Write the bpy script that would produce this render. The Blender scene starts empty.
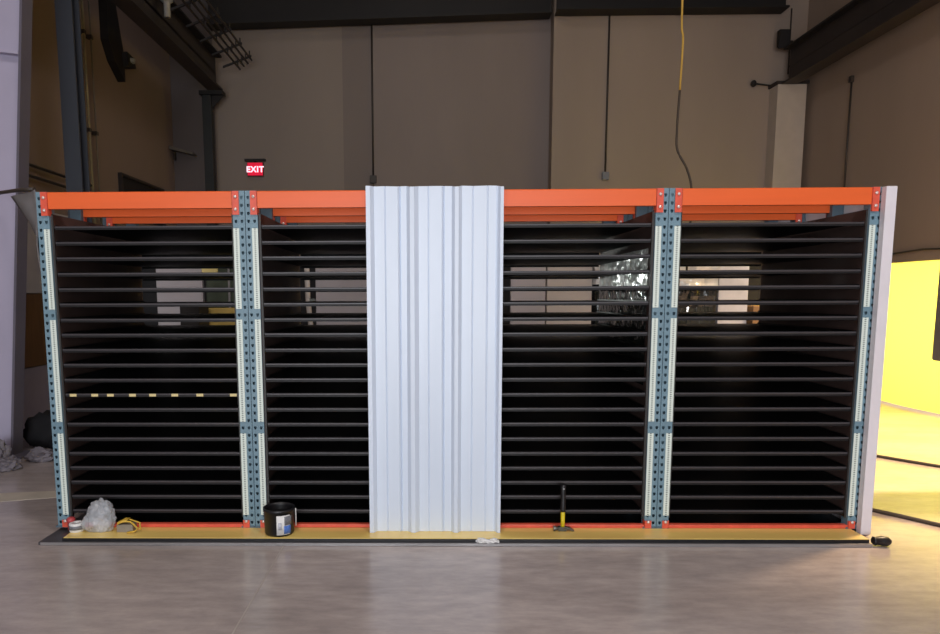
import bpy, bmesh, math, random
from mathutils import Vector, Matrix, noise
random.seed(7)
SC = bpy.context.scene
COL = SC.collection
PI = math.pi

# ------------------------------------------------------------------ materials
def lin(c):
    return tuple(((v/255)/12.92 if v/255 <= .04045 else ((v/255+.055)/1.055)**2.4) for v in c)

def mat(name, rgb, rough=.5, metal=0, var=.12, scale=6, bump=0, bscale=40, spec=.5, trans=0, coat=0, stretch=(1,1,1), linear=False):
    m = bpy.data.materials.new(name); m.use_nodes = True
    nt = m.node_tree; n = nt.nodes; l = nt.links; b = n['Principled BSDF']
    c = rgb if linear else lin(rgb)
    tc = n.new('ShaderNodeTexCoord'); mp = n.new('ShaderNodeMapping'); mp.inputs['Scale'].default_value = stretch
    l.new(tc.outputs['Object'], mp.inputs['Vector'])
    nz = n.new('ShaderNodeTexNoise'); nz.inputs['Scale'].default_value = scale; nz.inputs['Detail'].default_value = 5
    l.new(mp.outputs[0], nz.inputs['Vector'])
    rp = n.new('ShaderNodeValToRGB')
    rp.color_ramp.elements[0].position = .3; rp.color_ramp.elements[1].position = .7
    rp.color_ramp.elements[0].color = tuple(max(0, v*(1-var)) for v in c)+(1,)
    rp.color_ramp.elements[1].color = tuple(min(1, v*(1+var)) for v in c)+(1,)
    l.new(nz.outputs['Fac'], rp.inputs['Fac']); l.new(rp.outputs['Color'], b.inputs['Base Color'])
    b.inputs['Roughness'].default_value = rough; b.inputs['Metallic'].default_value = metal
    b.inputs['Specular IOR Level'].default_value = spec
    b.inputs['Transmission Weight'].default_value = trans
    b.inputs['Coat Weight'].default_value = coat
    if bump:
        n2 = n.new('ShaderNodeTexNoise'); n2.inputs['Scale'].default_value = bscale; n2.inputs['Detail'].default_value = 4
        l.new(mp.outputs[0], n2.inputs['Vector'])
        bp = n.new('ShaderNodeBump'); bp.inputs['Strength'].default_value = bump; bp.inputs['Distance'].default_value = .01
        l.new(n2.outputs['Fac'], bp.inputs['Height']); l.new(bp.outputs[0], b.inputs['Normal'])
    return m

def emis(name, rgb, s):
    m = mat(name, rgb); b = m.node_tree.nodes['Principled BSDF']
    b.inputs['Emission Color'].default_value = lin(rgb)+(1,); b.inputs['Emission Strength'].default_value = s
    return m

ORANGE = mat('orange_paint', (238, 104, 48), .38, var=.06, scale=3, stretch=(.3,1,4))
REDOR = mat('red_orange_paint', (226, 92, 70), .4, var=.1, scale=20)
BLUE = mat('slate_blue_paint', (112, 142, 158), .4, var=.1, scale=10)
BLUED = mat('slate_blue_paint_dark', (84, 104, 118), .45, var=.15, scale=10)  # darker blue for rear posts, braces and foot plates
TRAY = mat('black_steel', (20, 19, 22), .5, var=.2, scale=4, spec=.3)
LIP = mat('black_lip_steel', (66, 64, 68), .35, metal=0, var=.12, scale=3, stretch=(.4,1,1))
SIDE = mat('dark_brown_board', (84, 66, 62), .6, var=.2, scale=3)
RAILM = mat('dark_angle_steel', (44, 44, 43), .45, var=.2, scale=8)
BOLT = mat('zinc_bolt', (225, 205, 200), .3, metal=.4)
PANEL = mat('white_painted_sheet', (214, 226, 243), .34, var=.025, scale=1.6, stretch=(3,1,.6))
BOARD = mat('white_foam_board', (228, 224, 232), .6, var=.03, scale=8)
YEL = mat('yellow_painted_board', (252, 212, 122), .3, var=.14, scale=2.2, stretch=(.5,2,1), bump=.1, coat=.3)
PLATE = mat('dark_rubber_plate', (74, 72, 76), .38, var=.2, scale=5)
EDGE = mat('steel_edge_strip', (160, 158, 160), .3, metal=.5, var=.25, scale=1.2)
BLK = mat('black_plastic', (24, 24, 28), .4, var=.1)
BLKC = mat('black_cloth', (20, 19, 24), .85, var=.2, bump=.4, bscale=20)
TAGM = mat('pale_tag_paper', (225, 208, 150), .6, var=.1, scale=60)
DARKST = mat('dark_brown_steel', (46, 38, 36), .6, var=.2, scale=2)
GIRD = mat('black_brown_girder', (28, 23, 22), .7, var=.2, scale=2)
POSTD = mat('near_black_post', (34, 35, 36), .6, var=.15, scale=3)
POSTB = mat('grey_blue_column_paint', (58, 61, 69), .5, var=.1, scale=2, stretch=(1,1,.2))
PALE = mat('pale_lilac_painted_steel', (186, 180, 204), .5, var=.07, scale=1.2)
PALEF = mat('grey_painted_flange', (104, 99, 112), .5, var=.1, scale=2)
PIPE = mat('galvanised_conduit', (120, 112, 102), .4, metal=.4, var=.15)
PIPED = mat('dark_conduit', (58, 50, 44), .55, var=.1)
PIPEY = mat('conduit_yellowed', (150, 138, 108), .45, var=.2)
FIX = mat('off_white_fixture', (150, 145, 138), .4)
WHITEP = mat('white_plastic', (228, 228, 228), .35)
BLUEP = mat('blue_label', (80, 120, 200), .4, var=.3, scale=60)
GREYP = mat('grey_label', (120, 122, 130), .45, var=.2, scale=80)
YELP = mat('yellow_plastic', (222, 200, 40), .35)
YELT = mat('yellow_tape_strap', (214, 176, 66), .45, var=.15, scale=30)
GREYB = mat('grey_cardboard', (142, 134, 122), .6, var=.12, scale=20)
REDP = mat('red_plastic', (186, 70, 74), .4)
STEEL = mat('dark_steel_head', (92, 92, 86), .3, metal=.6)
CORD = mat('yellow_cord_jacket', (190, 150, 60), .5)
CORDD = mat('dark_cord_jacket', (62, 50, 38), .55)
PANR = mat('grey_white_panel', (190, 184, 188), .6, var=.08, scale=1.4)
PANW = mat('warm_white_panel', (206, 198, 192), .6, var=.06, scale=1.4)
GREENG = mat('dull_green_machine', (66, 76, 60), .5, var=.3, scale=6)
YELM = mat('ochre_machine_cover', (200, 170, 90), .5, var=.15, scale=6)
YELB = mat('bright_cream_cover', (250, 225, 150), .5)
WOOD = mat('brown_plywood', (112, 78, 48), .6, var=.2, scale=3, stretch=(4,4,.6))
WBOARD = mat('white_wall_board', (188, 182, 188), .55, var=.04)
STONE = mat('broken_concrete', (122, 116, 124), .85, var=.25, scale=9, bump=.6, bscale=20)
CABM = mat('dark_grey_cabinet_paint', (84, 82, 82), .5, var=.1)
FLAP = mat('dark_grey_tarp', (104, 101, 102), .6, var=.2, scale=5, bump=.3, bscale=8)
CARD = mat('brown_cardboard', (120, 92, 62), .7, var=.1)
REDE = emis('exit_sign_face', (214, 10, 52), .75)
WHITEE = emis('exit_sign_letters', (255, 205, 220), 1.3)

# white perforated strip with small dark slots
def strip_mat():
    m = bpy.data.materials.new('white_perforated_strip'); m.use_nodes = True
    nt = m.node_tree; n = nt.nodes; l = nt.links; b = n['Principled BSDF']
    tc = n.new('ShaderNodeTexCoord'); sp = n.new('ShaderNodeSeparateXYZ'); l.new(tc.outputs['Object'], sp.inputs[0])
    def mth(op, a, v=None):
        q = n.new('ShaderNodeMath'); q.operation = op
        l.new(a, q.inputs[0])
        if v is not None:
            if isinstance(v, float) or isinstance(v, int): q.inputs[1].default_value = v
            else: l.new(v, q.inputs[1])
        return q.outputs[0]
    fz = mth('FRACT', mth('MULTIPLY', sp.outputs['Z'], 1/.0127))
    zz = mth('LESS_THAN', fz, .42)
    ax = mth('ABSOLUTE', sp.outputs['X']); xx = mth('LESS_THAN', ax, .0055)
    f = mth('MULTIPLY', zz, xx)
    mx = n.new('ShaderNodeMixRGB'); l.new(f, mx.inputs[0])
    mx.inputs[1].default_value = lin((222, 234, 226))+(1,); mx.inputs[2].default_value = lin((70, 84, 88))+(1,)
    l.new(mx.outputs[0], b.inputs['Base Color']); b.inputs['Roughness'].default_value = .45
    return m
STRIP = strip_mat()

# concrete walls and floor
def wall_mat(name, rgb, sc=.6):
    m = mat(name, rgb, .85, var=.07, scale=sc, bump=.25, bscale=6, stretch=(1.2,1.2,.35), spec=.2)
    return m
WB1 = wall_mat('wall_panel_tan', (143, 130, 121)); WB2 = wall_mat('wall_panel_dark_grey', (130, 118, 112))  # third panel is cast in a slightly darker grey
WB3 = wall_mat('wall_panel_grey', (140, 127, 121)); WB4 = wall_mat('wall_panel_light', (158, 142, 130))
WB0 = wall_mat('wall_panel_lilac_grey', (108, 99, 98)); WL = wall_mat('wall_left_brown', (138, 119, 110)); WR = wall_mat('wall_right_brown', (160, 142, 128))
CEIL = wall_mat('ceiling_dark', (40, 36, 34))

def floor_mat():
    m = bpy.data.materials.new('polished_concrete'); m.use_nodes = True
    nt = m.node_tree; n = nt.nodes; l = nt.links; b = n['Principled BSDF']
    tc = n.new('ShaderNodeTexCoord')
    def nz(scale, st, det=6, rough=.55):
        mp = n.new('ShaderNodeMapping'); mp.inputs['Scale'].default_value = st; l.new(tc.outputs['Object'], mp.inputs['Vector'])
        q = n.new('ShaderNodeTexNoise'); q.inputs['Scale'].default_value = scale; q.inputs['Detail'].default_value = det; q.inputs['Roughness'].default_value = rough
        l.new(mp.outputs[0], q.inputs['Vector']); return q.outputs['Fac']
    a = nz(1.3, (.5,1.3,1)); c = nz(9, (.6,1.5,1), 8, .7)
    r1 = n.new('ShaderNodeValToRGB'); e = r1.color_ramp.elements
    e[0].position = .28; e[0].color = lin((166,155,152))+(1,); e[1].position = .75; e[1].color = lin((203,191,188))+(1,)
    l.new(a, r1.inputs[0])
    r2 = n.new('ShaderNodeValToRGB'); e = r2.color_ramp.elements
    e[0].position = .35; e[0].color = (.82,.82,.82,1); e[1].position = .68; e[1].color = (1.08,1.07,1.05,1)
    l.new(c, r2.inputs[0])
    mx = n.new('ShaderNodeMixRGB'); mx.blend_type = 'MULTIPLY'; mx.inputs[0].default_value = 1
    l.new(r1.outputs[0], mx.inputs[1]); l.new(r2.outputs[0], mx.inputs[2])
    l.new(mx.outputs[0], b.inputs['Base Color'])
    r3 = n.new('ShaderNodeMapRange'); r3.inputs['To Min'].default_value = .13; r3.inputs['To Max'].default_value = .3
    l.new(a, r3.inputs['Value']); l.new(r3.outputs[0], b.inputs['Roughness'])
    bp = n.new('ShaderNodeBump'); bp.inputs['Strength'].default_value = .12; bp.inputs['Distance'].default_value = .01
    l.new(c, bp.inputs['Height']); l.new(bp.outputs[0], b.inputs['Normal'])
    return m
FLOOR = floor_mat()

def film_mat(name, alpha=.55, col=(215,220,228)):
    m = mat(name, col, .16, var=.08, scale=20, bump=.7, bscale=24)
    b = m.node_tree.nodes['Principled BSDF']; b.inputs['Alpha'].default_value = alpha; b.inputs['Specular IOR Level'].default_value = .9
    return m
BAGM = film_mat('clear_plastic_film', .42)
WRAP = mat('black_stretch_wrap', (40,44,42), .13, var=.3, scale=6, bump=1, bscale=7, spec=1)
SHINE = mat('silvery_stretch_wrap', (235,242,236), .18, metal=.2, var=.4, scale=5, bump=1, bscale=6, spec=1)

def curtain_mat():
    m = bpy.data.materials.new('yellow_translucent_curtain'); m.use_nodes = True
    nt = m.node_tree; n = nt.nodes; l = nt.links; n.remove(n['Principled BSDF']); o = n['Material Output']
    t = n.new('ShaderNodeBsdfTranslucent'); t.inputs[0].default_value = (.98,.88,.13,1)
    d = n.new('ShaderNodeBsdfDiffuse'); d.inputs[0].default_value = (.9,.78,.15,1)
    x = n.new('ShaderNodeMixShader'); x.inputs[0].default_value = .25
    l.new(t.outputs[0], x.inputs[1]); l.new(d.outputs[0], x.inputs[2]); l.new(x.outputs[0], o.inputs[0])
    return m
CURT = curtain_mat()

# ------------------------------------------------------------------ mesh helpers
class MB:
    def __init__(s): s.bm = bmesh.new()
    def box(s, x0, x1, y0, y1, z0, z1, rz=0, piv=None):
        v = [s.bm.verts.new((x, y, z)) for z in (z0, z1) for y in (y0, y1) for x in (x0, x1)]
        for f in ((0,2,3,1),(4,5,7,6),(0,1,5,4),(2,6,7,3),(0,4,6,2),(1,3,7,5)): s.bm.faces.new([v[i] for i in f])
        if rz:
            p = Vector(piv or ((x0+x1)/2, (y0+y1)/2, 0)); R = Matrix.Rotation(rz, 3, 'Z')
            for q in v: q.co = R @ (q.co-p)+p
        return s
    def prism(s, pts, axis, a, b):
        def P(u, w, t):
            return {'x': (t, u, w), 'y': (u, t, w), 'z': (u, w, t)}[axis]
        A = [s.bm.verts.new(P(u, w, a)) for u, w in pts]; B = [s.bm.verts.new(P(u, w, b)) for u, w in pts]
        s.bm.faces.new(A); s.bm.faces.new(B[::-1])
        for i in range(len(pts)):
            j = (i+1) % len(pts); s.bm.faces.new([A[i], B[i], B[j], A[j]])
        return s
    def tube(s, pts, r, n=8, smooth=True):
        pts = [Vector(p) for p in pts]; rings = []
        for i, p in enumerate(pts):
            d = (pts[min(i+1, len(pts)-1)]-pts[max(i-1, 0)]).normalized()
            up = Vector((0,0,1)) if abs(d.z) < .9 else Vector((0,1,0))
            a = d.cross(up).normalized(); b = a.cross(d)
            rr = r[i] if isinstance(r, (list, tuple)) else r
            rings.append([s.bm.verts.new(p+(a*math.cos(t)+b*math.sin(t))*rr) for t in [2*PI*k/n for k in range(n)]])
        for A, B in zip(rings, rings[1:]):
            for k in range(n): s.bm.faces.new([A[k], A[(k+1)%n], B[(k+1)%n], B[k]]).smooth = smooth
        s.bm.faces.new(rings[0]); s.bm.faces.new(rings[-1][::-1])
        return s
    def lathe(s, prof, c=(0,0,0), n=28, a0=0, a1=2*PI):
        full = abs(a1-a0-2*PI) < 1e-6; m = n if full else n+1
        rings = []
        for r, z in prof:
            rings.append([s.bm.verts.new((c[0]+r*math.cos(a0+(a1-a0)*k/n), c[1]+r*math.sin(a0+(a1-a0)*k/n), c[2]+z)) for k in range(m)])
        for A, B in zip(rings, rings[1:]):
            for k in range(n): s.bm.faces.new([A[k], A[(k+1)%m], B[(k+1)%m], B[k]]).smooth = True
        return s
    def grid(s, P, closed=False):
        V = [[s.bm.verts.new(p) for p in row] for row in P]
        for i in range(len(V)-1):
            for j in range(len(V[0])-1): s.bm.faces.new([V[i][j], V[i][j+1], V[i+1][j+1], V[i+1][j]])
        return s
    def blob(s, c, r, seed=0, amp=.25, fr=3, sub=3, flat=None):
        g = bmesh.ops.create_icosphere(s.bm, subdivisions=sub, radius=1)
        for v in g['verts']:
            d = v.co.normalized(); k = 1+amp*noise.noise(d*fr+Vector((seed*7.3, seed*1.7, seed)))
            v.co = Vector((d.x*r[0], d.y*r[1], d.z*r[2]))*k+Vector(c)
            if flat is not None and v.co.z < flat: v.co.z = flat
        return s
    def mesh(s, name, m, recalc=True):
        if recalc: bmesh.ops.recalc_face_normals(s.bm, faces=s.bm.faces)
        me = bpy.data.meshes.new(name); s.bm.to_mesh(me); s.bm.free(); me.materials.append(m); return me
    def build(s, name, m, parent=None, bevel=0, solid=0, smooth=False, recalc=True):
        me = s.mesh(name, m, recalc)
        o = bpy.data.objects.new(name, me); COL.objects.link(o)
        if smooth:
            for p in me.polygons: p.use_smooth = True
        if parent: o.parent = parent
        if solid:
            q = o.modifiers.new('t', 'SOLIDIFY'); q.thickness = solid; q.offset = 0
        if bevel:
            q = o.modifiers.new('b', 'BEVEL'); q.width = bevel; q.segments = 2; q.limit_method = 'ANGLE'
        return o

def tag(o, label=None, cat=None, group=None, kind=None):
    if label: o['label'] = label
    if cat: o['category'] = cat
    if group: o['group'] = group
    if kind: o['kind'] = kind
    return o
def empty(name, loc, label, cat, group=None):
    o = bpy.data.objects.new(name, None); o.empty_display_size = .1; COL.objects.link(o); o.location = loc
    return tag(o, label, cat, group)
def copy_tree(o, parent=None):
    c = o.copy(); COL.objects.link(c); c.parent = parent
    for ch in list(o.children): copy_tree(ch, c)
    return c
def struct(name, mb, m, **k):
    return tag(mb.build(name, m, **k), kind='structure')

# ------------------------------------------------------------------ room
XL, XR, YB, YF, ZC = -4.95, 6.5, 8.55, -13.0, 8.6
struct('floor', MB().box(XL-.2, 9.5, YF, YB+.2, -.2, 0), FLOOR)
struct('ceiling', MB().box(XL-.2, 9.5, YF, YB+.2, ZC, ZC+.2), CEIL)
struct('wall_left', MB().box(XL-.2, XL, YF, YB, 0, ZC), WL)
w = MB(); w.box(XR, XR+.22, YF, 1.6, 0, ZC); w.box(XR, XR+.22, 7.0, YB+.2, 0, ZC); w.box(XR, XR+.22, 1.6, 7.0, 2.07, ZC)
struct('wall_right', w, WR)
# the back wall is cast in panels of slightly different tone; the right-hand ones stand forward
struct('wall_back', MB().box(XL-.2, -4.15, YB, YB+.2, 0, ZC), WB0)
struct('wall_back_second_panel', MB().box(-4.15, -1.76, YB, YB+.2, 0, ZC), WB1)
struct('wall_back_third_panel', MB().box(-1.76, -1.22, YB, YB+.2, 0, ZC), WB2)
struct('wall_back_fourth_panel', MB().box(-1.205, 2.1, YB, YB+.2, 0, ZC), WB3)
struct('wall_back_projecting_panel', MB().box(2.05, XR, 8.22, YB, 0, ZC), WB4)
struct('wall_front', MB().box(XL-.2, XR+.2, YF-.2, YF, 0, ZC), WR)
# bay beyond the right-hand opening
struct('wall_side_bay', MB().box(9.3, 9.5, 1.2, 7.4, 0, 2.6).box(XR+.22, 9.3, 1.2, 1.4, 0, 2.6).box(XR+.22, 9.3, 7.2, 7.4, 0, 2.6).box(XR+.22, 9.5, 1.2, 7.4, 2.6, 2.7), WR)
# translucent yellow curtain filling the opening, gently pleated
P = []
for j in range(2):
    P.append([(XR+.12+.018*math.sin(t*26), 1.6+5.4*t, .03+2.05*j) for t in [k/130 for k in range(131)]])
tag(MB().grid(P).build('strip_curtain', CURT, smooth=True), 'glowing yellow translucent curtain filling the opening low in the right wall', 'curtain')

# roof girders and trims along the back wall
def ibeam_x(mb, x0, x1, y, z0a, z0b, h, w=.3):
    for (ya, yb, za, zb) in ((y-w/2, y+w/2, 0, .03), (y-w/2, y+w/2, h-.03, h), (y-.01, y+.01, .03, h-.03)):
        v = [mb.bm.verts.new(p) for p in ((x0,ya,z0a+za),(x1,ya,z0b+za),(x1,yb,z0b+za),(x0,yb,z0a+za),(x0,ya,z0a+zb),(x1,ya,z0b+zb),(x1,yb,z0b+zb),(x0,yb,z0a+zb))]
        for f in ((0,3,2,1),(4,5,6,7),(0,1,5,4),(2,3,7,6),(1,2,6,5),(3,0,4,7)): mb.bm.faces.new([v[i] for i in f])
    return mb
tag(ibeam_x(MB(), -4.12, 2.0, 8.3, 6.42, 6.56, .7).build('roof_girder', GIRD), 'black steel girder across the top of the back wall, left and centre', 'girder')
tag(ibeam_x(MB(), 2.05, 6.0, 8.02, 6.5, 6.5, .7).build('roof_girder', GIRD), 'black steel girder above the lighter projecting wall panel at upper right', 'girder')

# crane rail, left, with its posts and conductor bars
def rail(name, x, y0, y1, z0, z1, label, s=1):
    t = empty(name, (x, y1, z0), label, 'crane rail')
    MB().box(-.012, .012, y0-y1, 0, .03, z1-z0-.03).box(-.02*1, .012, y0-y1, 0, .28, .31).build('web', DARKST, t)
    MB().box(-.13, .13, y0-y1, 0, 0, .03).build('lower_flange', DARKST, t)
    MB().box(-.13, .13, y0-y1, 0, z1-z0-.03, z1-z0).build('upper_flange', GIRD, t)
    MB().box(-.03, .03, y0-y1, 0, z1-z0, z1-z0+.05).build('track', GIRD, t)
    return t
r = rail('crane_rail', -3.98, 0.5, 8.1, 5.27, 5.86, 'dark steel crane rail running back along the left wall at the top')
r = rail('crane_rail', 6.08, -1.0, 7.9, 5.24, 5.84, 'dark steel crane rail sloping out of the upper right corner')
t = empty('steel_column', (-4.15, 8.15, 0), 'near-black slim steel post under the far end of the left crane rail', 'column')
MB().box(-.08, .08, -.07, .07, .02, 5.2).build('shaft', POSTD, t, bevel=.004)
MB().box(-.12, .3, -.1, .1, 5.2, 5.27).build('cap_plate', GIRD, t)
MB().box(-.14, .14, -.14, .14, 0, .02).build('base_plate', GIRD, t)
MB().prism([(.08,5.2),(.3,5.2),(.08,4.98)], 'y', -.01, .01).build('bracket', GIRD, t)
# blue-grey column nearer the camera on the left: wide flange
t = empty('steel_column', (-4.08, 3.2, 0), 'grey-blue wide steel column by the left wall, beside thin conduits', 'column')
MB().box(-.09, .09, -.09, -.07, .02, 5.27).build('flange', POSTB, t)
MB().box(-.09, .09, .07, .09, .02, 5.27).build('flange', POSTB, t)
MB().box(-.012, .012, -.07, .07, .02, 5.27).build('web', POSTB, t)
MB().box(-.2, .2, -.2, .2, 0, .02).build('base_plate', POSTB, t)
# conductor bars right of the left rail: parallel bars with insulator clips
t = empty('conductor_rail', (-3.5, 8.0, 5.6), 'thin conductor bars with spiky clips beside the left crane rail', 'conductor bars')
for i, (dx, dz) in enumerate(((0,0),(.07,.05),(.14,.1),(.21,.15))):
    MB().box(dx-.012, dx+.012, -4.4, 0, dz-.012, dz+.012).build('bar', PIPED, t)
for k in range(7):
    y = -.15-.6*k
    c = MB(); c.prism([(-.26,-.02),(.24,.16),(.24,.19),(-.26,.01)], 'y', y-.015, y+.015)
    for dx, dz in ((0,0),(.07,.05),(.14,.1),(.21,.15)): c.box(dx-.008, dx+.008, y-.012, y+.012, dz, dz+.11)
    c.build('clip_bracket', GIRD, t)
# lamp hung on the rail
t = empty('rail_lamp', (-3.8, 5.4, 5.5), 'small pale lamp fitting hung on the left crane rail', 'lamp')
MB().lathe([(0,.34),(.075,.34),(.085,.3),(.085,.19),(.06,.17),(.045,.16),(.045,-.02),(0,-.02)], n=16).build('housing', FIX, t)
MB().box(-.16, 0, -.02, .02, .24, .27).build('arm', PIPED, t)
# dark bracket with flood lamp on the left wall
t = empty('wall_bracket', (XL, 6.1, 5.0), 'dark hanging steel bracket with small lamp on the upper left wall', 'bracket')
MB().prism([(-.28,0.95),(.02,.95),(.22,.3),(.22,-.1),(-.1,.1),(-.28,.35)], 'x', 0, .12).build('plate', GIRD, t)
MB().prism([(.15,.1),(.45,.16),(.4,.3),(.15,.32)], 'x', .02, .2).build('lamp_body', GIRD, t)
MB().lathe([(0,0),(.05,0),(.06,.06),(0,.07)], (.2,.3,.2), n=12).build('lens', FIX, t)
# shelf-like bar on left part of the back wall
t = empty('wall_bar', (-4.93, 8.4, 4.25), 'pale short sloping bar fixed near the back left corner', 'bar')
MB().prism([(0,.12),(.42,0),(.42,-.035),(0,.06)], 'y', -.12, .14).build('rail_bar', PIPE, t)
MB().box(.01,.03,.05,.15,-.1,.1).build('bracket', PIPED, t)
# dark vent opening and pipes on the left wall
t = empty('wall_vent', (XL, 7.0, 3.12), 'dark recessed vent in the left wall just above the rack', 'vent')
MB().box(0,.03,-.8,.8,-.25,.36).build('panel', GIRD, t); MB().box(0,.06,-.85,.85,.36,.4).box(0,.06,-.85,-.8,-.25,.36).box(0,.06,.8,.85,-.25,.36).build('frame', DARKST, t)
for dz, w_ in ((0,'upper'),(-.13,'lower')):
    tag(MB().tube([(XL+.05,2.0,3.2+dz),(XL+.05,5.2,3.17+dz)], .018).build('wall_pipe', PIPED),
        f'thin dark pipe on the left wall behind the rack corner, {w_} of two', 'pipe', 'pair of pipes on the left wall')
# conduits beside the blue-grey column
for i,(y, r_, m_, lb) in enumerate(((4.98,.016,PIPED,'dark thin conduit on the left wall, left of the pale one'),(5.2,.018,PIPEY,'pale yellowed conduit rising up the left wall'),(5.4,.012,PIPE,'thin grey conduit right of the pale yellowed one'))):
    t = empty('conduit', (XL+.06, y, 0), lb, 'conduit')
    MB().tube([(0,0,0),(0,0,ZC)], r_).build('pipe', m_, t)
    for z in (1.5,3.9,5.2): MB().box(-.055,.022,-.03,.03,z,z+.05).build('strap', PIPED, t)
# drop conduits on the back wall
def drop(x, y, z, label, r=.017, box=True, m=PIPED, zt=6.6):
    t = empty('wall_conduit', (x, y, z), label, 'conduit')
    MB().tube([(0,0,0),(.0,0,zt-z)], r).build('pipe', m, t)
    if box: MB().box(-.06,.06,-.05,.018,-.14,0).build('outlet_box', GREYP if x>0 else PIPED, t, bevel=.006)
    return t
drop(-1.21, YB-.02, 3.85, 'dark conduit and box on the back wall above the white sheet')
drop(3.02, 8.2, 3.83, 'conduit ending in a square box on the back wall right of centre', m=PIPED)
drop(6.2, 8.2, 5.5, 'thin dark conduit at the back corner above the box column', r=.012, box=False)
t = drop(XR-.03, 6.75, 3.0, 'thin conduit down the right wall near the box column', r=.014, box=False, zt=5.0, m=PIPED)
MB().box(-.03,.02,-.03,.03,1.93,2.02).build('outlet_box', PIPED, t)
t = empty('wall_rod', (5.72, 8.15, 5.33), 'small dark knobbed rod sticking out beside the box column', 'rod')
MB().tube([(-.12,0,0),(.24,0,-.05)], .015).build('shaft', GIRD, t); MB().blob((-.14,0,0),(.05,.05,.06),3,.1,sub=2).build('knob', GIRD, t)
tag(MB().tube([(XR-.02,7.0,2.2),(XR-.02,5.6,2.19),(XR-.02,4.9,2.22),(XR-.02,4.2,2.19),(XR-.02,3.2,2.2)], .012).build('wall_cable', PIPED), 'thin dark cable along the right wall over the yellow opening', 'cable')
# box column
t = empty('box_column', (5.9, 8.22, 0), 'pale boxed square column under the right crane rail', 'column')
MB().box(0,.5,-.3,0,0,5.25).build('casing', mat('box_column_paint',(190,176,162),.8,var=.04), t, bevel=.006)
MB().box(-.03,.53,-.32,0,5.25,5.3).build('cap', DARKST, t)
t = empty('end_stop', (5.98, 7.98, 5.84), 'dark end stop block at the far end of the right crane rail', 'end stop')
MB().box(-.09,.09,-.05,.05,.05,.32).build('buffer', GIRD, t); MB().box(-.12,.12,-.09,-.05,.0,.12).build('base_plate', GIRD, t)

# exit sign
t = empty('exit_sign', (-3.41, YB, 3.85), 'red lit EXIT sign on the back wall above the left bays', 'sign')
MB().box(-.15,.15,-.07,0,0,.25).build('housing', mat('exit_housing',(120,30,44),.4), t, bevel=.01)
MB().box(-.14,.14,-.075,-.07,.01,.24).build('face', REDE, t)
MB().box(-.19,.19,-.09,0,.27,.31).box(-.02,.02,-.05,-.02,.25,.27).build('top_bracket', GIRD, t)
cu = bpy.data.curves.new('exit_letters','FONT'); cu.body='EXIT'; cu.size=.145; cu.align_x='CENTER'; cu.extrude=.003; cu.space_character=1.12; cu.offset=.005
tmp = bpy.data.objects.new('tmp', cu); COL.objects.link(tmp)
bpy.context.view_layer.update()
me = bpy.data.meshes.new_from_object(tmp.evaluated_get(bpy.context.evaluated_depsgraph_get()))
bpy.data.objects.remove(tmp); me.materials.clear(); me.materials.append(WHITEE)
lt = bpy.data.objects.new('letters', me); COL.objects.link(lt); lt.parent = t; lt.location=(0,-.079,.072); lt.rotation_euler=(PI/2,0,0)

# tapered pale column at the extreme left
t = empty('tapered_column', (-4.6, 2.3, 0), 'pale lilac tapered steel frame column at the left edge', 'column')
def xf(z): return -4.45+.095*z     # leaning inner flange
H = 7.6
MB().prism([(-5.0+4.6,.02),(xf(0)+4.6,.02),(xf(H)+4.6,H),(-5.0+4.6,H)], 'y', -.01, .01).build('web', PALE, t)
MB().prism([(xf(0)+4.6,.02),(xf(0)+4.6+.025,.02),(xf(H)+4.6+.025,H),(xf(H)+4.6,H)], 'y', -.085, .085).build('inner_flange', PALEF, t)
MB().box(-.42,-.395,-.11,.11,.02,H).build('outer_flange', PALEF, t)
for z in (3.95,):
    MB().prism([(-.395,z+.12),(xf(z)+4.6,z),(xf(z)+4.6,z-.03),(-.395,z+.09)], 'y', -.1,-.01).build('stiffener', PALE, t)
MB().box(-.45,.3,-.15,.15,0,.02).build('base_plate', PALEF, t)

# cable tied from the pale column to the rack, and tarp flap
tag(MB().tube([(-4.3,2.05,2.62),(-3.9,1.3,2.52),(-3.3,.5,2.38),(-2.9,.1,2.34),(-2.78,.05,2.335)], .013).build('tie_cable', PIPED), 'dark cable tied from the pale left column to the rack corner', 'cable')
P = []
for i in range(9):
    v = i/8; row = []
    for j in range(9):
        u = j/8
        w_ = (1-v)**2.2
        row.append((-2.7475-.21*w_*u, .0+.1*u+.02*math.sin(v*9+u*5), 2.325-v*.72-.03*u))
    P.append(row)
tag(MB().grid(P).build('tarp_flap', FLAP, solid=.006, smooth=True), 'grey tarp flap hanging down the outer left side of the rack', 'tarp')

# boards on the left wall seen beside the rack
t = tag(MB().box(XL+.002, XL+.04, 2.6, 4.8, 1.67, 2.68).build('white_board', WBOARD, bevel=.005), 'white board on the left wall above the brown plywood', 'board')
t = tag(MB().box(XL+.002, XL+.045, 2.6, 4.8, .8, 1.66).build('plywood_board', WOOD, bevel=.005), 'brown plywood board on the left wall, under the white board', 'board')
struct('wall_left_lower_cladding', MB().box(XL, XL+.03, 2.4, 8.3, 0, .79), mat('grey_lilac_cladding',(150,138,152),.7,var=.06))

# black bag by the left wall
t = empty('black_bag', (-4.3, 2.75, 0), 'black cloth bag slumped on the floor behind the pale column', 'bag')
MB().blob((-.06,0,.17),(.26,.18,.2),2,.3,2.4,3,0.0).blob((.12,-.02,.09),(.22,.16,.12),5,.3,2.4,3,0.0).build('body', BLKC, t, smooth=True)
MB().tube([(.0,-.05,.22),(.14,-.1,.26),(.3,-.12,.3),(.42,-.1,.34),(.5,-.08,.2)], .02).build('strap', BLKC, t)
MB().tube([(.05,-.12,.14),(.25,-.25,.06),(.45,-.34,.02),(.6,-.4,.015)], .018).build('strap', BLKC, t)
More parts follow.
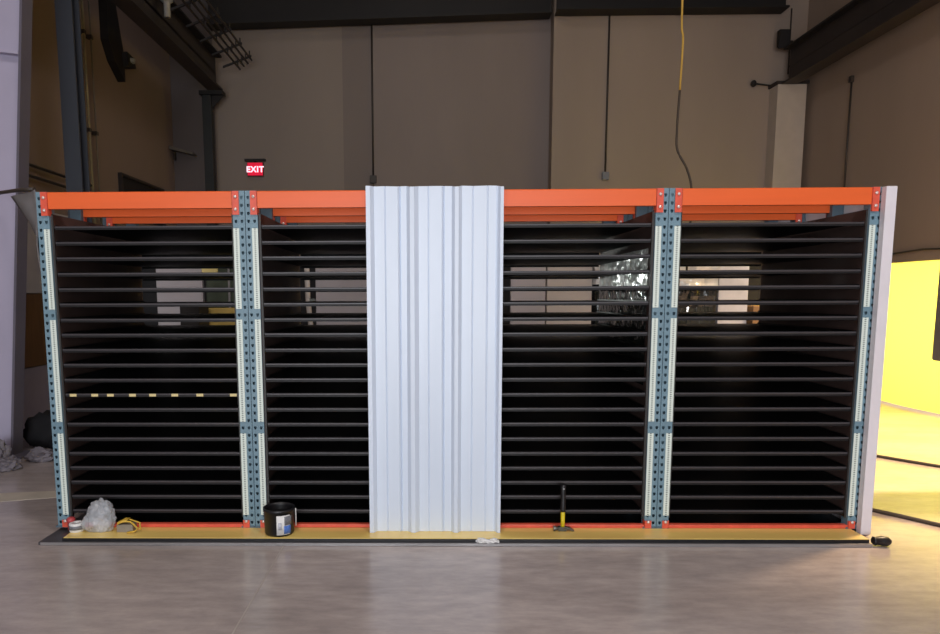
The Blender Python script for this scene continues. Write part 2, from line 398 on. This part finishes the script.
# broken concrete lumps round the column foot
for i,(x,y,rx,ry,rz,l) in enumerate(((-4.5,1.66,.14,.1,.09,'pale broken concrete lump nearest the left frame edge'),(-4.17,1.72,.12,.09,.07,'broken concrete lump in front of the pale column foot'),(-4.74,1.98,.12,.09,.16,'tall pale lump of broken concrete against the left column web'),(-4.06,2.08,.13,.1,.07,'flat grey concrete lump beside the black bag'),(-4.42,1.98,.11,.08,.13,'upright concrete lump touching the front of the pale column'))):
    tag(MB().blob((0,0,rz*.75),(rx,ry,rz),i+3,.5,2.6,3,0.0).build('concrete_lump', STONE), l, 'rubble', 'broken concrete at the column foot').location = (x,y,0)

# ------------------------------------------------------------------ platform
X0, X1 = -2.76, 2.80
t = empty('base_platform', (0, .6, 0), 'low dark platform with a yellow board top under the whole rack', 'platform')
MB().prism([(X0,-.825),(2.69,-.825),(2.69,-.6),(2.745,-.6),(2.745,.92),(X0,.92)], 'z', 0, .02).build('lower_plate', PLATE, t, bevel=.003)
MB().box(X0+.02, 2.69, -.834, -.826, .002, .021).build('edge_strip', EDGE, t)
MB().prism([(X0+.15,-.805),(2.685,-.805),(2.685,-.6),(2.74,-.6),(2.74,.9),(X0+.15,.9)], 'z', .02, .041).build('board_core', BLK, t)
MB().box(X0+.15,2.74,-.578,.9,.041,.045).build('rear_board', BLK, t)
MB().prism([(X0+.16,-.803),(2.685,-.803),(2.685,-.6),(2.74,-.58),(X0+.15,-.58)], 'z', .041, .045).build('yellow_top', YEL, t)
ZB = .045

struct('trim_floor_joint', MB().box(-1.137,-1.128,-6,-.235,0,.0012), mat('joint_filler',(176,166,160),.7))
struct('trim_floor_light_band', MB().prism([(-4.3,.86),(-3.3,1.03),(-2.9,.93),(-3.25,.83),(-4.25,.52)], 'z', 0, .002), mat('painted_light_band',(206,196,180),.5,var=.12,scale=5))  # band of light on the floor, painted as a pale colour
# ------------------------------------------------------------------ rack posts
PIT = 1.374; W = .079; HT = 2.31
def holed_face(mb, x0, y, z0, n, cw=W/2, ch=.0508):
    hole = [(-.0085,.010),(.0085,.010),(.0095,.001),(.0045,-.011),(-.0045,-.011),(-.0095,.001)]
    for c in range(2):
        for k in range(n):
            cx = x0+cw*(c+.5); cz = z0+ch*(k+.5)
            O = [(cx-cw/2,cz+ch/2),(cx+cw/2,cz+ch/2),(cx+cw/2,cz),(cx+cw/2,cz-ch/2),(cx-cw/2,cz-ch/2),(cx-cw/2,cz)]
            I = [(cx+a,cz+b) for a,b in hole]
            Ov = [mb.bm.verts.new((a,y,b)) for a,b in O]; Iv = [mb.bm.verts.new((a,y,b)) for a,b in I]
            for i in range(6):
                j = (i+1)%6; mb.bm.faces.new([Ov[i],Ov[j],Iv[j],Iv[i]])
def post_mesh(name, side):   # x 0..W, y 0..0.07, origin at foot
    mb = MB(); n = 44
    h = n*.0508
    holed_face(mb, 0, 0, .012, n)
    top = HT-ZB
    mb.box(0, W, .0, .003, .012+h, top)
    mb.box(0,.003,.0005,.07,.012,top).box(W-.003,W,.0005,.07,.012,top).box(.003,W-.003,.067,.07,.012,top)
    bmesh.ops.remove_doubles(mb.bm, verts=mb.bm.verts, dist=1e-5)
    return mb.mesh(name, BLUE)
def rear_mesh():
    mb = MB(); top = HT-ZB
    mb.box(0,W,.0,.07,.012,top); return mb.mesh('post', BLUED)
PM = post_mesh('post',0); RM = rear_mesh()
FP = MB().box(-.012,W+.0,-.008,.09,0,.012).mesh('foot_plate', BLUED)
def strip_mesh(z0,z1):
    h=(z1-z0)
    return MB().box(-.0195,.0195,-.0012,0,-h/2,h/2).mesh('label_strip', STRIP), (z0+z1)/2
STR = [strip_mesh(a-ZB,b-ZB) for a,b in ((1.545,2.07),(.785,1.475),(.135,.705))]
def child(me, name, par, loc=(0,0,0), rot=(0,0,0)):
    o = bpy.data.objects.new(name, me); COL.objects.link(o); o.parent = par; o.location = loc; o.rotation_euler = rot; return o
def brace_mesh(y0,y1,za,zb):
    m = MB(); m.tube([(W/2,y0,za),(W/2,y1,zb)], .016, 6, False); return m.mesh('brace', BLUED)
BR = [brace_mesh(.07,.42,a,b) for a,b in ((.15,.15),(.15,1.1),(1.1,1.1),(1.1,2.05),(2.12,2.12))]
def frame(x, y, side, label, front=True):
    # side: -1 strips on left hole column, +1 on right; 0 none
    t = empty('rack_upright_frame', (x, y, ZB), label, 'rack upright', 'rack upright frames')
    p = child(PM if front else RM, 'post', t)
    q = child(RM, 'post', t, (0,.42,0))
    child(FP, 'foot_plate', t); child(FP, 'foot_plate', t, (0,.41,0))
    for b in BR: child(b, 'brace', t)
    if side:
        sx = W*.25 if side < 0 else W*.75
        for me, zc in STR: child(me, 'label_strip', p, (sx,-.0015,zc))
    return t
bayname = ['far left bay','second bay from the left','third bay from the left','far right bay']
posn = [(-2*PIT+.003, 1, 'at the left end of the rack'),
        (-PIT-W-.002,-1,'left of the pair between far left and second bays'),(-PIT+.002,1,'right of the pair between far left and second bays'),
        (-W-.002,-1,'left of the pair behind the white sheet'),(.002,1,'right of the pair behind the white sheet'),
        (PIT-W-.002,-1,'left of the pair between third and far right bays'),(PIT+.002,1,'right of the pair between third and far right bays'),
        (2*PIT-W-.005,-1,'at the right end of the rack')]
for x, s, l in posn:
    frame(x, 0, s, 'slate blue perforated rack upright, '+l)
    frame(x, .91, 0, 'slate blue rear-row upright, '+l, False)

# ------------------------------------------------------------------ beams
L = PIT-2*(W+.002)   # opening
def beam_meshes(h, m, name='beam_body'):
    mb = MB(); mb.prism([(0,0),(.04,0),(.04,h),(.006,h),(0,h-.006)], 'x', 0, L)
    return mb.mesh(name, m)
BMT = beam_meshes(.108, ORANGE); BMB = beam_meshes(.021, REDOR)
CN = MB().box(-.044,.002,-.004,0,0,.152).box(-.002,.002,-.004,.04,0,.152).mesh('connector', REDOR)
CNR = MB().box(-.002,.044,-.004,0,0,.152).box(-.002,.002,-.004,.04,0,.152).mesh('connector', REDOR)
CNB = MB().box(-.044,.002,-.004,0,0,.052).box(-.002,.002,-.004,.04,0,.052).mesh('connector', REDOR)
CNBR = MB().box(-.002,.044,-.004,0,0,.052).box(-.002,.002,-.004,.04,0,.052).mesh('connector', REDOR)
bb = MB(); bb.lathe([(0,0),(.011,0),(.0105,.006),(.007,.009),(0,.01)], n=12)
for v in bb.bm.verts: v.co = Vector((v.co.x, -v.co.z, v.co.y))
BOLTM = bb.mesh('bolt', BOLT)
def beam(bay, y, z, body, cl, cr, ch, label, grp, face=1, dz=0):
    x = -2*PIT+bay*PIT+W+.002
    t = empty('rack_beam', (x, y, z), label, 'rack beam', grp)
    if face < 0: t.location = (x+L, y, z); t.rotation_euler = (0,0,PI)
    child(body, 'beam_body', t, (0,-.004,0))
    a = child(cl, 'connector', t, (0,-.006,dz)); b = child(cr, 'connector', t, (L,-.006,dz))
    for c, sx in ((a,-.022),(b,.022)):
        for zz in ((.115,.035) if ch > .1 else (.045,)): child(BOLTM, 'bolt', c, (sx,-.004,zz))
for i, b in enumerate(bayname):
    beam(i, 0, 2.2, BMT, CN, CNR, .152, 'orange top front beam across the '+b, 'front top beams', dz=-.044)
    beam(i, .49, 2.2, BMT, CN, CNR, .152, 'orange upper beam of the middle row just behind the front, '+b, 'middle upper beams', -1, dz=-.044)
    beam(i, .91, 2.2, BMT, CN, CNR, .152, 'orange upper beam of the rear row, second line behind the front, '+b, 'rear row upper beams', dz=-.044)
    beam(i, 0, .0475, BMB, CNB, CNBR, .07, 'red-orange low bottom beam at the foot of the '+b, 'bottom front beams', dz=0)

# ------------------------------------------------------------------ side sheets and trays
for i, b in enumerate(bayname):
    xa = -2*PIT+i*PIT+W+.004; xb = xa+L-.004
    for x, nm, sgn in ((xa,'left',1),(xb,'right',-1)):
        t = empty('side_sheet', (x, .02, .115), (f'side sheet with shiny film on the right side of the third bay' if (i==2 and sgn<0) else f'dark side sheet lining the {nm} side of the {b}'), 'side sheet', 'side sheets of the bays')
        full = True
        MB().box(0 if sgn>0 else -.003, .003 if sgn>0 else 0, .0, 1.38, 0 if full else 1.9, 2.055).build('sheet', SIDE, t)
        if not full:
            for yy in (.45,.9,1.36): MB().box(*((.0,.006) if sgn>0 else (-.006,-.0)), yy-.012, yy, .0, 1.9).build('rear_angle', RAILM, t)
        if i == 2 and sgn < 0:
            for nm2, z0_, z1_, m2, am in (('shiny_film', 1.56, 1.82, SHINE, .008), ('lower_film', .9, 1.56, WRAP, .005)):
                P = []
                for a in range(22):
                    row = []
                    for c in range(44):
                        y_ = .08+1.28*c/43; z_ = z0_+(z1_-z0_)*a/21
                        q = Vector((y_*3, z_*5, 2.0)); row.append((-.005-am*abs(noise.noise(q*1.7))-am*.6*abs(noise.noise(q*4)), y_, z_))
                    P.append(row)
                MB().grid(P).build(nm2, m2, t)
        MB().box(*((.003,.013) if sgn>0 else (-.013,-.003)), .0, .003, .0, 2.05).build('front_angle', RAILM, t)
ordn = ['topmost','second','third','fourth','fifth','sixth','seventh','eighth','ninth','tenth','eleventh','twelfth','thirteenth','fourteenth','fifteenth','sixteenth','seventeenth','eighteenth','nineteenth','lowest']
TW = L-.034
def wavy(mb):
    return mb
TM = MB().box(-.0115,0,.04,.065,-.004,0).box(TW,TW+.0115,.04,.065,-.004,0).box(-.0115,0,1.2,1.22,-.004,0).box(TW,TW+.0115,1.2,1.22,-.004,0).box(0,TW,.006,1.36,-.004,0).box(0,.003,.006,1.36,0,.012).box(TW-.003,TW,.006,1.36,0,.012).box(0,TW,.0005,.0035,-.02,-.004).box(0,TW,1.357,1.36,-.02,.002).mesh('tray_sheet', TRAY)
lp = MB(); lp.prism([(.0,-.008),(.006,-.008),(.009,-.002),(.009,.002),(.006,.0045),(.002,.0045),(-.002,.001),(-.002,-.005)], 'x', .0, TW)
LM = lp.mesh('front_lip', LIP)
TG = MB().box(-.023,.023,-.0015,0,-.009,.009).mesh('label_tag', TAGM)
for i, b in enumerate(bayname):
    xa = -2*PIT+i*PIT+W+.002+.017
    for k in range(20):
        z = 2.088-.1016*k
        t = empty('tray', (xa, .03, z), f'black sheet tray in the {b}, {ordn[k]}'+(' from the top' if 0<k<19 else '')+(', pale tags' if (i==0 and k==11) else ''), 'tray', 'black trays in the '+b)
        child(TM, 'tray_sheet', t); q = child(LM, 'front_lip', t, (0,0,random.uniform(-.001,.001)))
        if i == 0 and k == 11:
            for x in (70,92,108,130.5,151,173.5,199,233): child(TG, 'label_tag', q, (.026+(x-66)*.00672,-.002,-.006))

# ------------------------------------------------------------------ white corrugated sheet
prof_px = [(368,.0),(372.2,0),(375.8,.032),(385.8,.032),(386.6,.038),(387.4,.032),(399.2,.032),(400.6,.026),(401.6,.038),(402.4,.032),(408,.032),(411.5,.002),(415.6,0),(420,.032),
        (429,.032),(429.8,.038),(430.6,.032),(443,.032),(444.2,.026),(445.2,.038),(446,.032),(453,.032),(456,.002),(459.6,0),(463.2,.032),(473,.032),(474,.038),(474.8,.032),(487.5,.032),(488.8,.038),(489.6,.032),(497,.032),(498.2,.036),(499.2,.03),(501,.004),(504,0)]
prof = [(-.575+(x-368)/136*.875, d) for x, d in prof_px]
P = []
rows = 24
for r_ in range(rows+1):
    z = r_/rows*2.275
    row = []
    for x, d in prof:
        zz = z
        if r_ == rows: zz += .0012*math.sin(x*37)-(.008 if d < .01 and abs(x) < .5 and x > -.5 else 0)
        row.append((x, d+.0025*noise.noise(Vector((x*4,z*1.3,0)))-.002, zz))
    P.append(row)
t = tag(MB().grid(P).build('corrugated_sheet', PANEL, solid=.0012), 'tall white ribbed metal sheet standing at the middle of the rack', 'metal sheet')
t.location = (0,-.1,ZB+.001)

# white end board
t = empty('end_board', (2.748, 0, 0.001), 'white thick insulated board closing the right end of the rack', 'board')
MB().box(0,.066,-.0065,1.42,0,2.305).build('board_face', BOARD, t, bevel=.004)

MB().box(-.028,.04,-.06,-.0075,.0205,2.305).build('front_edge', BOARD, t, bevel=.004)
# ------------------------------------------------------------------ small things on the platform
# clear plastic bag
t = empty('plastic_bag', (-2.425,-.08,ZB), 'crumpled clear plastic bag on the left end of the yellow platform', 'plastic bag')
b = MB(); g = bmesh.ops.create_icosphere(b.bm, subdivisions=5, radius=1)
for v in g['verts']:
    d = v.co.normalized(); h = (d.z+1)/2
    k = 1+.28*noise.noise(d*2.1+Vector((3,1,5)))+.16*abs(noise.noise(d*5+Vector((9,2,1))))+.05*noise.noise(d*13)
    v.co = Vector((d.x*.112*k*(1.05-.35*h)+.035*h*h, d.y*.07*k*(1-.2*h), max(0.001,.104+d.z*.114*k)))
b.build('bag_film', BAGM, t, smooth=True)
b = MB(); b.blob((.02,0,.05),(.05,.035,.05),4,.5,3,3,.002); b.build('bag_contents', film_mat('inner_film',.7,(235,235,240)), t)
# small roll + red cap at the far left
t = empty('tape_roll', (-2.575,-.075,ZB), 'white roll of tape lying left of the plastic bag', 'tape roll')
r_ = MB(); r_.lathe([(.018,0),(.045,0),(.048,.004),(.048,.056),(.045,.06),(.018,.06),(.018,0)], n=24); r_.build('roll', WHITEP, t)
MB().lathe([(.0485,.018),(.0492,.018),(.0492,.045),(.0485,.045)], n=24).build('roll_label', GREYP, t)
t = empty('red_cap', (-2.63,-.045,ZB), 'small red plastic cap at the foot of the left end upright', 'cap')
MB().lathe([(0,0),(.022,0),(.022,.05),(.028,.055),(.028,.075),(.02,.085),(0,.085)], n=16).build('cap_body', REDP, t)
# grey carton with yellow strapping
t = empty('strapped_box', (-2.23,-.07,ZB), 'small grey box with yellow straps, right of the plastic bag', 'box')
MB().box(-.06,.05,-.035,.035,0,.052).build('carton', GREYB, t, bevel=.003)
MB().tube([(-.05,-.04,.06),(-.02,-.03,.075),(.03,-.02,.07),(.06,-.03,.05),(.085,-.04,.03),(.07,-.05,.012),(.02,-.055,.006)], .006).build('strap', YELT, t)
MB().tube([(-.055,-.01,.058),(-.01,.01,.085),(.04,.0,.072),(.09,-.01,.06),(.1,-.03,.02)], .005).build('strap', YELT, t)
MB().prism([(-.055,.056),(.0,.07),(.02,.09),(-.01,.086),(-.055,.068)], 'y', -.03,.01).build('tape_end', YELT, t)
# black bucket
t = empty('bucket', (-1.185,-.095,ZB), 'short black plastic bucket with a white and blue label', 'bucket')
MB().lathe([(0,.003),(.088,.003),(.093,.0),(.098,.012),(.102,.158),(.107,.16),(.107,.178),(.1,.18),(.098,.16),(.09,.012),(0,.012)], n=40).build('body', BLK, t)
MB().lathe([(.1062,.015),(.1062,.146)], n=14, a0=math.radians(-88), a1=math.radians(-38)).build('label_panel', WHITEP, t, solid=.0006)
MB().lathe([(.1072,.02),(.1072,.075)], n=8, a0=math.radians(-62), a1=math.radians(-34)).build('blue_print', BLUEP, t, solid=.0004)
MB().lathe([(.1072,.078),(.1072,.138)], n=8, a0=math.radians(-60), a1=math.radians(-30)).build('grey_print', GREYP, t, solid=.0004)
MB().lathe([(.1072,.05),(.1072,.1)], n=4, a0=math.radians(-82), a1=math.radians(-70)).build('grey_print', mat('pale_grey_print',(190,194,206),.5,var=.2,scale=90), t, solid=.0004)
MB().tube([(.106*math.cos(a), .106*math.sin(a)-.012*math.sin(a)**2, .165-.125*max(0,math.sin(a))) for a in [PI*k/16 for k in range(17)]], .003, 6).build('wire_handle', STEEL, t)
MB().tube([(.112,0,.168),(.113,-.004,.11),(.112,-.006,.05)], .0035, 6).build('rim_clip', WHITEP, t)
# hammer standing on its head
t = empty('hammer', (.725,-.06,ZB), 'hammer standing head down, black grip and yellow shaft', 'hammer')
MB().tube([(0,0,.022),(0,0,.07),(0,.002,.135)], [.0145,.014,.0145], 10).build('shaft', YELP, t)
MB().tube([(0,.002,.135),(0,.003,.15),(0,.004,.2),(.0,.006,.27),(0,.007,.31),(0,.007,.322)], [.017,.0195,.018,.017,.0205,.014], 12).build('grip', BLK, t)
MB().lathe([(0,0),(.006,0),(.006,.003),(0,.003)], (0,-.0175,.295), 10).build('grip_dot', WHITEP, t)
hd = MB(); hd.tube([(-.062,0,.018),(-.05,0,.018)], .019, 12, False); hd.tube([(-.05,0,.018),(-.03,0,.018)], .013, 12); hd.box(-.03,.022,-.014,.014,.004,.032)
hd.prism([(.022,.03),(.05,.026),(.078,.006),(.074,.001),(.045,.012),(.022,.008)], 'y', -.013,-.003); hd.prism([(.022,.03),(.05,.026),(.078,.006),(.074,.001),(.045,.012),(.022,.008)], 'y', .003,.013)
hd.build('head', STEEL, t)
# crumpled paper scraps before the sheet
for i,(x,y,s,l) in enumerate(((.165,-.215,.026,'white crumpled scrap on the platform edge, left of three'),(.205,-.22,.02,'white crumpled scrap on the platform edge, middle of three'),(.245,-.215,.024,'white crumpled scrap on the platform edge, right of three'))):
    tag(MB().blob((0,0,s*.5),(s*1.3,s,s*.6),i+11,.7,3.5,3,0).build('paper_scrap', WHITEP), l, 'scrap', 'white scraps below the sheet').location = (x,y,.022)
# black rubber end cap on floor at right
t = empty('rubber_end_cap', (2.765,-.2,0), 'black rounded rubber plug on the floor at the right front corner', 'rubber plug')
e = MB(); e.tube([(-.055,0,.032),(-.045,0,.032),(-.04,0,.034),(.0,-.005,.034),(.035,-.01,.032),(.052,-.012,.03)], [.02,.03,.024,.033,.03,.016], 16); e.build('plug_body', BLK, t)
# floor cables at the right
tag(MB().tube([(3.02,.74,.014),(3.16,.5,.014),(3.27,.36,.014),(3.41,.165,.014),(3.75,-.3,.014),(3.95,-.8,.014)], .015).build('floor_cable', PIPED), 'dark cable on the lit floor right of the rack, nearer one', 'cable', 'cables on the right floor')
tag(MB().tube([(4.0,2.55,.012),(4.31,2.24,.012),(4.45,2.05,.012),(4.63,1.82,.012),(5.2,1.2,.012)], .016).build('floor_cable', PIPED), 'dark cable on the lit floor near the yellow opening, farther one', 'cable', 'cables on the right floor')

# dark cabinet on a pedestal at the right frame edge
t = empty('pedestal_cabinet', (4.23, 1.0, 0), 'dark grey control cabinet cut off by the right picture edge', 'cabinet')
MB().box(-.26,.3,-.15,.15,1.08,2.12).build('body', CABM, t, bevel=.02)
MB().box(-.2,.24,-.162,-.15,1.14,2.06).build('door', CABM, t, bevel=.004)
MB().box(.05,.15,-.05,.05,.02,1.08).build('post', CABM, t); MB().box(-.05,.25,-.15,.15,0,.02).build('base_plate', CABM, t)

# yellow hanging cord behind the rack
t = empty('hanging_cord', (2.12, 2.0, 2.4), 'yellow power cord hanging from the roof behind the third bay', 'cord')
def sm(pts, n=6):
    out = []; P_ = [Vector(p) for p in pts]; P_ = [P_[0]*2-P_[1]]+P_+[P_[-1]*2-P_[-2]]
    for i in range(1, len(P_)-2):
        a,b_,c,d = P_[i-1:i+3]
        for k in range(n):
            u = k/n; out.append(.5*((2*b_)+(c-a)*u+(2*a-5*b_+4*c-d)*u*u+(3*b_-a-3*c+d)*u**3))
    out.append(P_[-2]); return out
MB().tube(sm([(-.03,0,ZC-2.4),(0,0,4),(-.01,0,1.86),(.01,0,1.52),(.0,0,1.08)]), .01).build('upper_length', CORD, t)
MB().tube(sm([(.0,0,1.08),(-.012,0,.73),(.0,0,.55),(.09,0,.39),(.14,0,.23),(.15,0,.0),(.13,0,-.6)]), .011).build('lower_length', CORDD, t)

# ------------------------------------------------------------------ things stored behind the rack
def panel(x0, x1, y, h, m, label, th=.06):
    t = tag(MB().box(x0, x1, y, y+th, 0, h).build('wall_panel_sheet', m, bevel=.006), label, 'panel', 'pale panels standing behind the rack')
    return t
panel(-3.18,-2.67,3.0,2.1, PANR, 'pale panel standing behind the far left bay')
t = empty('dark_crate', (-2.665,2.72,0), 'dark crate behind the far left bay, in front of the pale panel', 'crate')
MB().box(-.1,.1,-.18,.15,.0,1.53).build('crate_body', GIRD, t, bevel=.01); MB().box(-.105,.105,-.19,.16,1.53,1.545).build('lid', DARKST, t)
t = empty('green_machine', (-2.46,3.0,0), 'dull green machine with ochre lower cover behind the far left bay', 'machine')
MB().box(-.16,.3,-.05,.5,0,1.5).build('lower_cover', YELM, t, bevel=.01)
MB().box(-.17,.32,0,.5,1.5,2.1).build('green_housing', GREENG, t, bevel=.01)
MB().tube([(-.12,-.02,1.53),(-.02,-.03,1.55),(.06,-.02,1.53),(.14,-.03,1.52)], .01,6).build('hose', FIX, t)
MB().box(-.2,-.03,-.03,0,1.87,1.96).build('cream_plate', YELB, t)
MB().box(.08,.1,-.02,0,1.5,2.08).build('steel_rod', EDGE, t)
t = empty('steel_pole', (-1.49,2.9,0), 'pale bent pole standing behind the second bay', 'pole')
MB().tube([(0,0,.02),(.03,0,.9),(.025,0,1.3),(-.0,0,1.6),(-.005,0,1.95)], .028).build('shaft', PANW, t); MB().lathe([(0,0),(.14,0),(.14,.015),(.03,.02)], n=20).build('foot', STEEL, t)
MB().box(.0,.08,-.02,.02,1.57,1.6).build('clamp', STEEL, t)
panel(-1.42,-.84,3.0,2.1, PANR, 'pale panel standing behind the second bay, right of the pole')
panel(-.82,-.1,3.02,1.9, PANR, 'pale panel behind the second bay, partly hidden by the white sheet')
panel(.72,1.1,3.0,2.1, PANR, 'greyer pale panel behind the third bay')
panel(1.12,1.61,3.02,2.1, PANW, 'warmer pale panel behind the third bay, right of the greyer one')
def wrapped(x0, x1, y, h, sx, label, seed):
    t = empty('wrapped_pallet', ((x0+x1)/2, y+.35, 0), label, 'pallet load', 'wrapped pallets behind the rack')
    w2 = (x1-x0)/2
    MB().box(-w2,w2,-.35,.35,0,.1).build('pallet', CARD, t)
    def shell(z0,z1,off):
        P = []
        nz_ = 16
        for i in range(nz_+1):
            z = z0+(z1-z0)*i/nz_; row = []
            for a,b_ in [(-w2+2*w2*k/16,-.35) for k in range(16)]+[(w2,-.35+.7*k/8) for k in range(8)]+[(w2-2*w2*k/16,.35) for k in range(16)]+[(-w2,.35-.7*k/8) for k in range(9)]:
                q = Vector((a,b_,z)); d = noise.noise(q*5+Vector((seed,0,0)))*.05+noise.noise(q*14)*.015+off
                nn = Vector((a,b_,0)).normalized(); row.append(q+nn*d)
            P.append(row)
        return MB().grid(P)
    shell(.1,h,0).build('wrapped_load', WRAP, t)
    shell(h-.28,h,.03).build('film_sleeve', SHINE, t)
    MB().box(-w2+.03,w2-.03,-.32,.32,.1,h-.02).build('boxes', BLK, t)
wrapped(1.66, 2.32, 3.0, 2.02, 0, 'pallet load in shiny crinkled film behind the third bay', 1)
wrapped(2.42, 2.94, 3.0, 1.96, 0, 'pallet load in shiny crinkled film behind the far right bay', 5)
panel(2.98,3.3,3.0,2.1, mat('blue_grey_panel',(176,180,192),.6), 'blue-grey pale panel behind the far right bay')
t = empty('cardboard_box', (3.5,3.1,0), 'brown cardboard boxes stacked behind the far right bay', 'box')
MB().box(-.16,.16,-.15,.2,0,1.5).build('carton', CARD, t, bevel=.005); MB().box(-.025,.025,-.152,.2,.0,1.502).build('tape', YELT, t)
t = empty('added_film_light', (.25, 2.55, 0), 'small tripod light added out of sight behind the white ribbed sheet', 'added light')  # unseen lamp added to brighten the shiny film; tripod and housing made up
for k in range(3):
    a = 2*PI*k/3+.5; MB().tube([(0,0,.55),(.35*math.cos(a),.35*math.sin(a),.01)], .012).build('leg', BLK, t)
MB().tube([(0,0,.5),(0,0,1.6)], .015).build('pole', BLK, t)
MB().box(-.1,.02,-.09,.09,1.6,1.8).build('lamp_housing', YELP, t, bevel=.01)
MB().box(.02,.024,-.075,.075,1.62,1.78).build('lens', emis('lamp_lens',(255,250,235),2), t)
l = bpy.data.lights.new('added_film_lamp','SPOT'); l.energy = 32; l.color = (.93,1,.95); l.spot_size = math.radians(34); l.spot_blend = .7; l.shadow_soft_size = .06
o = bpy.data.objects.new('added_film_lamp', l); COL.objects.link(o); o.location = (.30,2.52,1.72)
o.rotation_euler = (Vector((1.28,.95,1.8))-o.location).to_track_quat('-Z','Y').to_euler()
# dark sheet added further back so gaps stay dark
tag(MB().box(-4.3,5.2,4.6,4.68,0,2.15).build('gap_darkening_sheet', mat('added_dark_sheet',(28,27,30),.7)), 'low dark sheet added behind the stored things to keep the gaps dark', 'added sheet')

# ------------------------------------------------------------------ lights
def area(name, loc, rot, sx, sy, power, col, spread=PI):
    l = bpy.data.lights.new(name, 'AREA'); l.shape = 'RECTANGLE'; l.size = sx; l.size_y = sy; l.energy = power; l.color = col; l.spread = spread
    o = bpy.data.objects.new(name, l); COL.objects.link(o); o.location = loc; o.rotation_euler = rot; return o
area('dock_door_daylight', (-.6,-12.6,1.9), (PI/2,0,0), 8, 3.6, 720, (.9,.95,1.0))
area('high_bay_light', (-1.5,-4.5,8.2), (0,0,0), 1.2, 1.2, 200, (1.0,.93,.90))
area('high_bay_light', (2.5,-4.5,8.2), (0,0,0), 1.2, 1.2, 200, (1.0,.93,.90))
area('high_bay_light', (0,4.5,8.2), (0,0,0), 1.2, 1.2, 40, (1.0,.93,.86))
area('side_bay_sun', (8.9,4.3,1.5), (0,PI/2,0), 2.2, 5.2, 290, (1.0,.95,.8))
l = bpy.data.lights.new('added_warm_lamp','SPOT'); l.energy = 3000; l.color = (1.0,.70,.42); l.spot_size = math.radians(84); l.spot_blend = .8; l.shadow_soft_size = .3  # unseen warm spot added to brighten the floor by the yellow opening
o = bpy.data.objects.new('added_warm_lamp', l); COL.objects.link(o); o.location = (5.6,1.6,5.2)
o.rotation_euler = (Vector((4.9,2.0,0))-o.location).to_track_quat('-Z','Y').to_euler()
wd = bpy.data.worlds.new('w'); SC.world = wd; wd.use_nodes = True
wd.node_tree.nodes['Background'].inputs[0].default_value = (.6,.65,.8,1); wd.node_tree.nodes['Background'].inputs[1].default_value = .3

# ------------------------------------------------------------------ camera
cam = bpy.data.cameras.new('camera'); co = bpy.data.objects.new('camera', cam); COL.objects.link(co); SC.camera = co
f = 680; cam.sensor_fit = 'HORIZONTAL'; cam.sensor_width = 36; cam.lens = f/940*36
cam.shift_x = (470-418.01)/940; cam.shift_y = (376.34-317)/940
yaw, pit, rol = -.0164, .1189, -.0037
fw = Vector((math.sin(yaw)*math.cos(pit), math.cos(yaw)*math.cos(pit), -math.sin(pit)))
rt = Vector((math.cos(yaw), -math.sin(yaw), 0)); up = rt.cross(fw)
r2 = rt*math.cos(rol)+up*math.sin(rol); u2 = -rt*math.sin(rol)+up*math.cos(rol)
co.matrix_world = Matrix(((r2.x,u2.x,-fw.x,-.1749),(r2.y,u2.y,-fw.y,-4.5147),(r2.z,u2.z,-fw.z,1.6317),(0,0,0,1)))
SC.view_settings.view_transform = 'Standard'; SC.view_settings.look = 'None'; SC.view_settings.gamma = 1; SC.view_settings.use_curve_mapping = False
SC.view_settings.exposure = 0
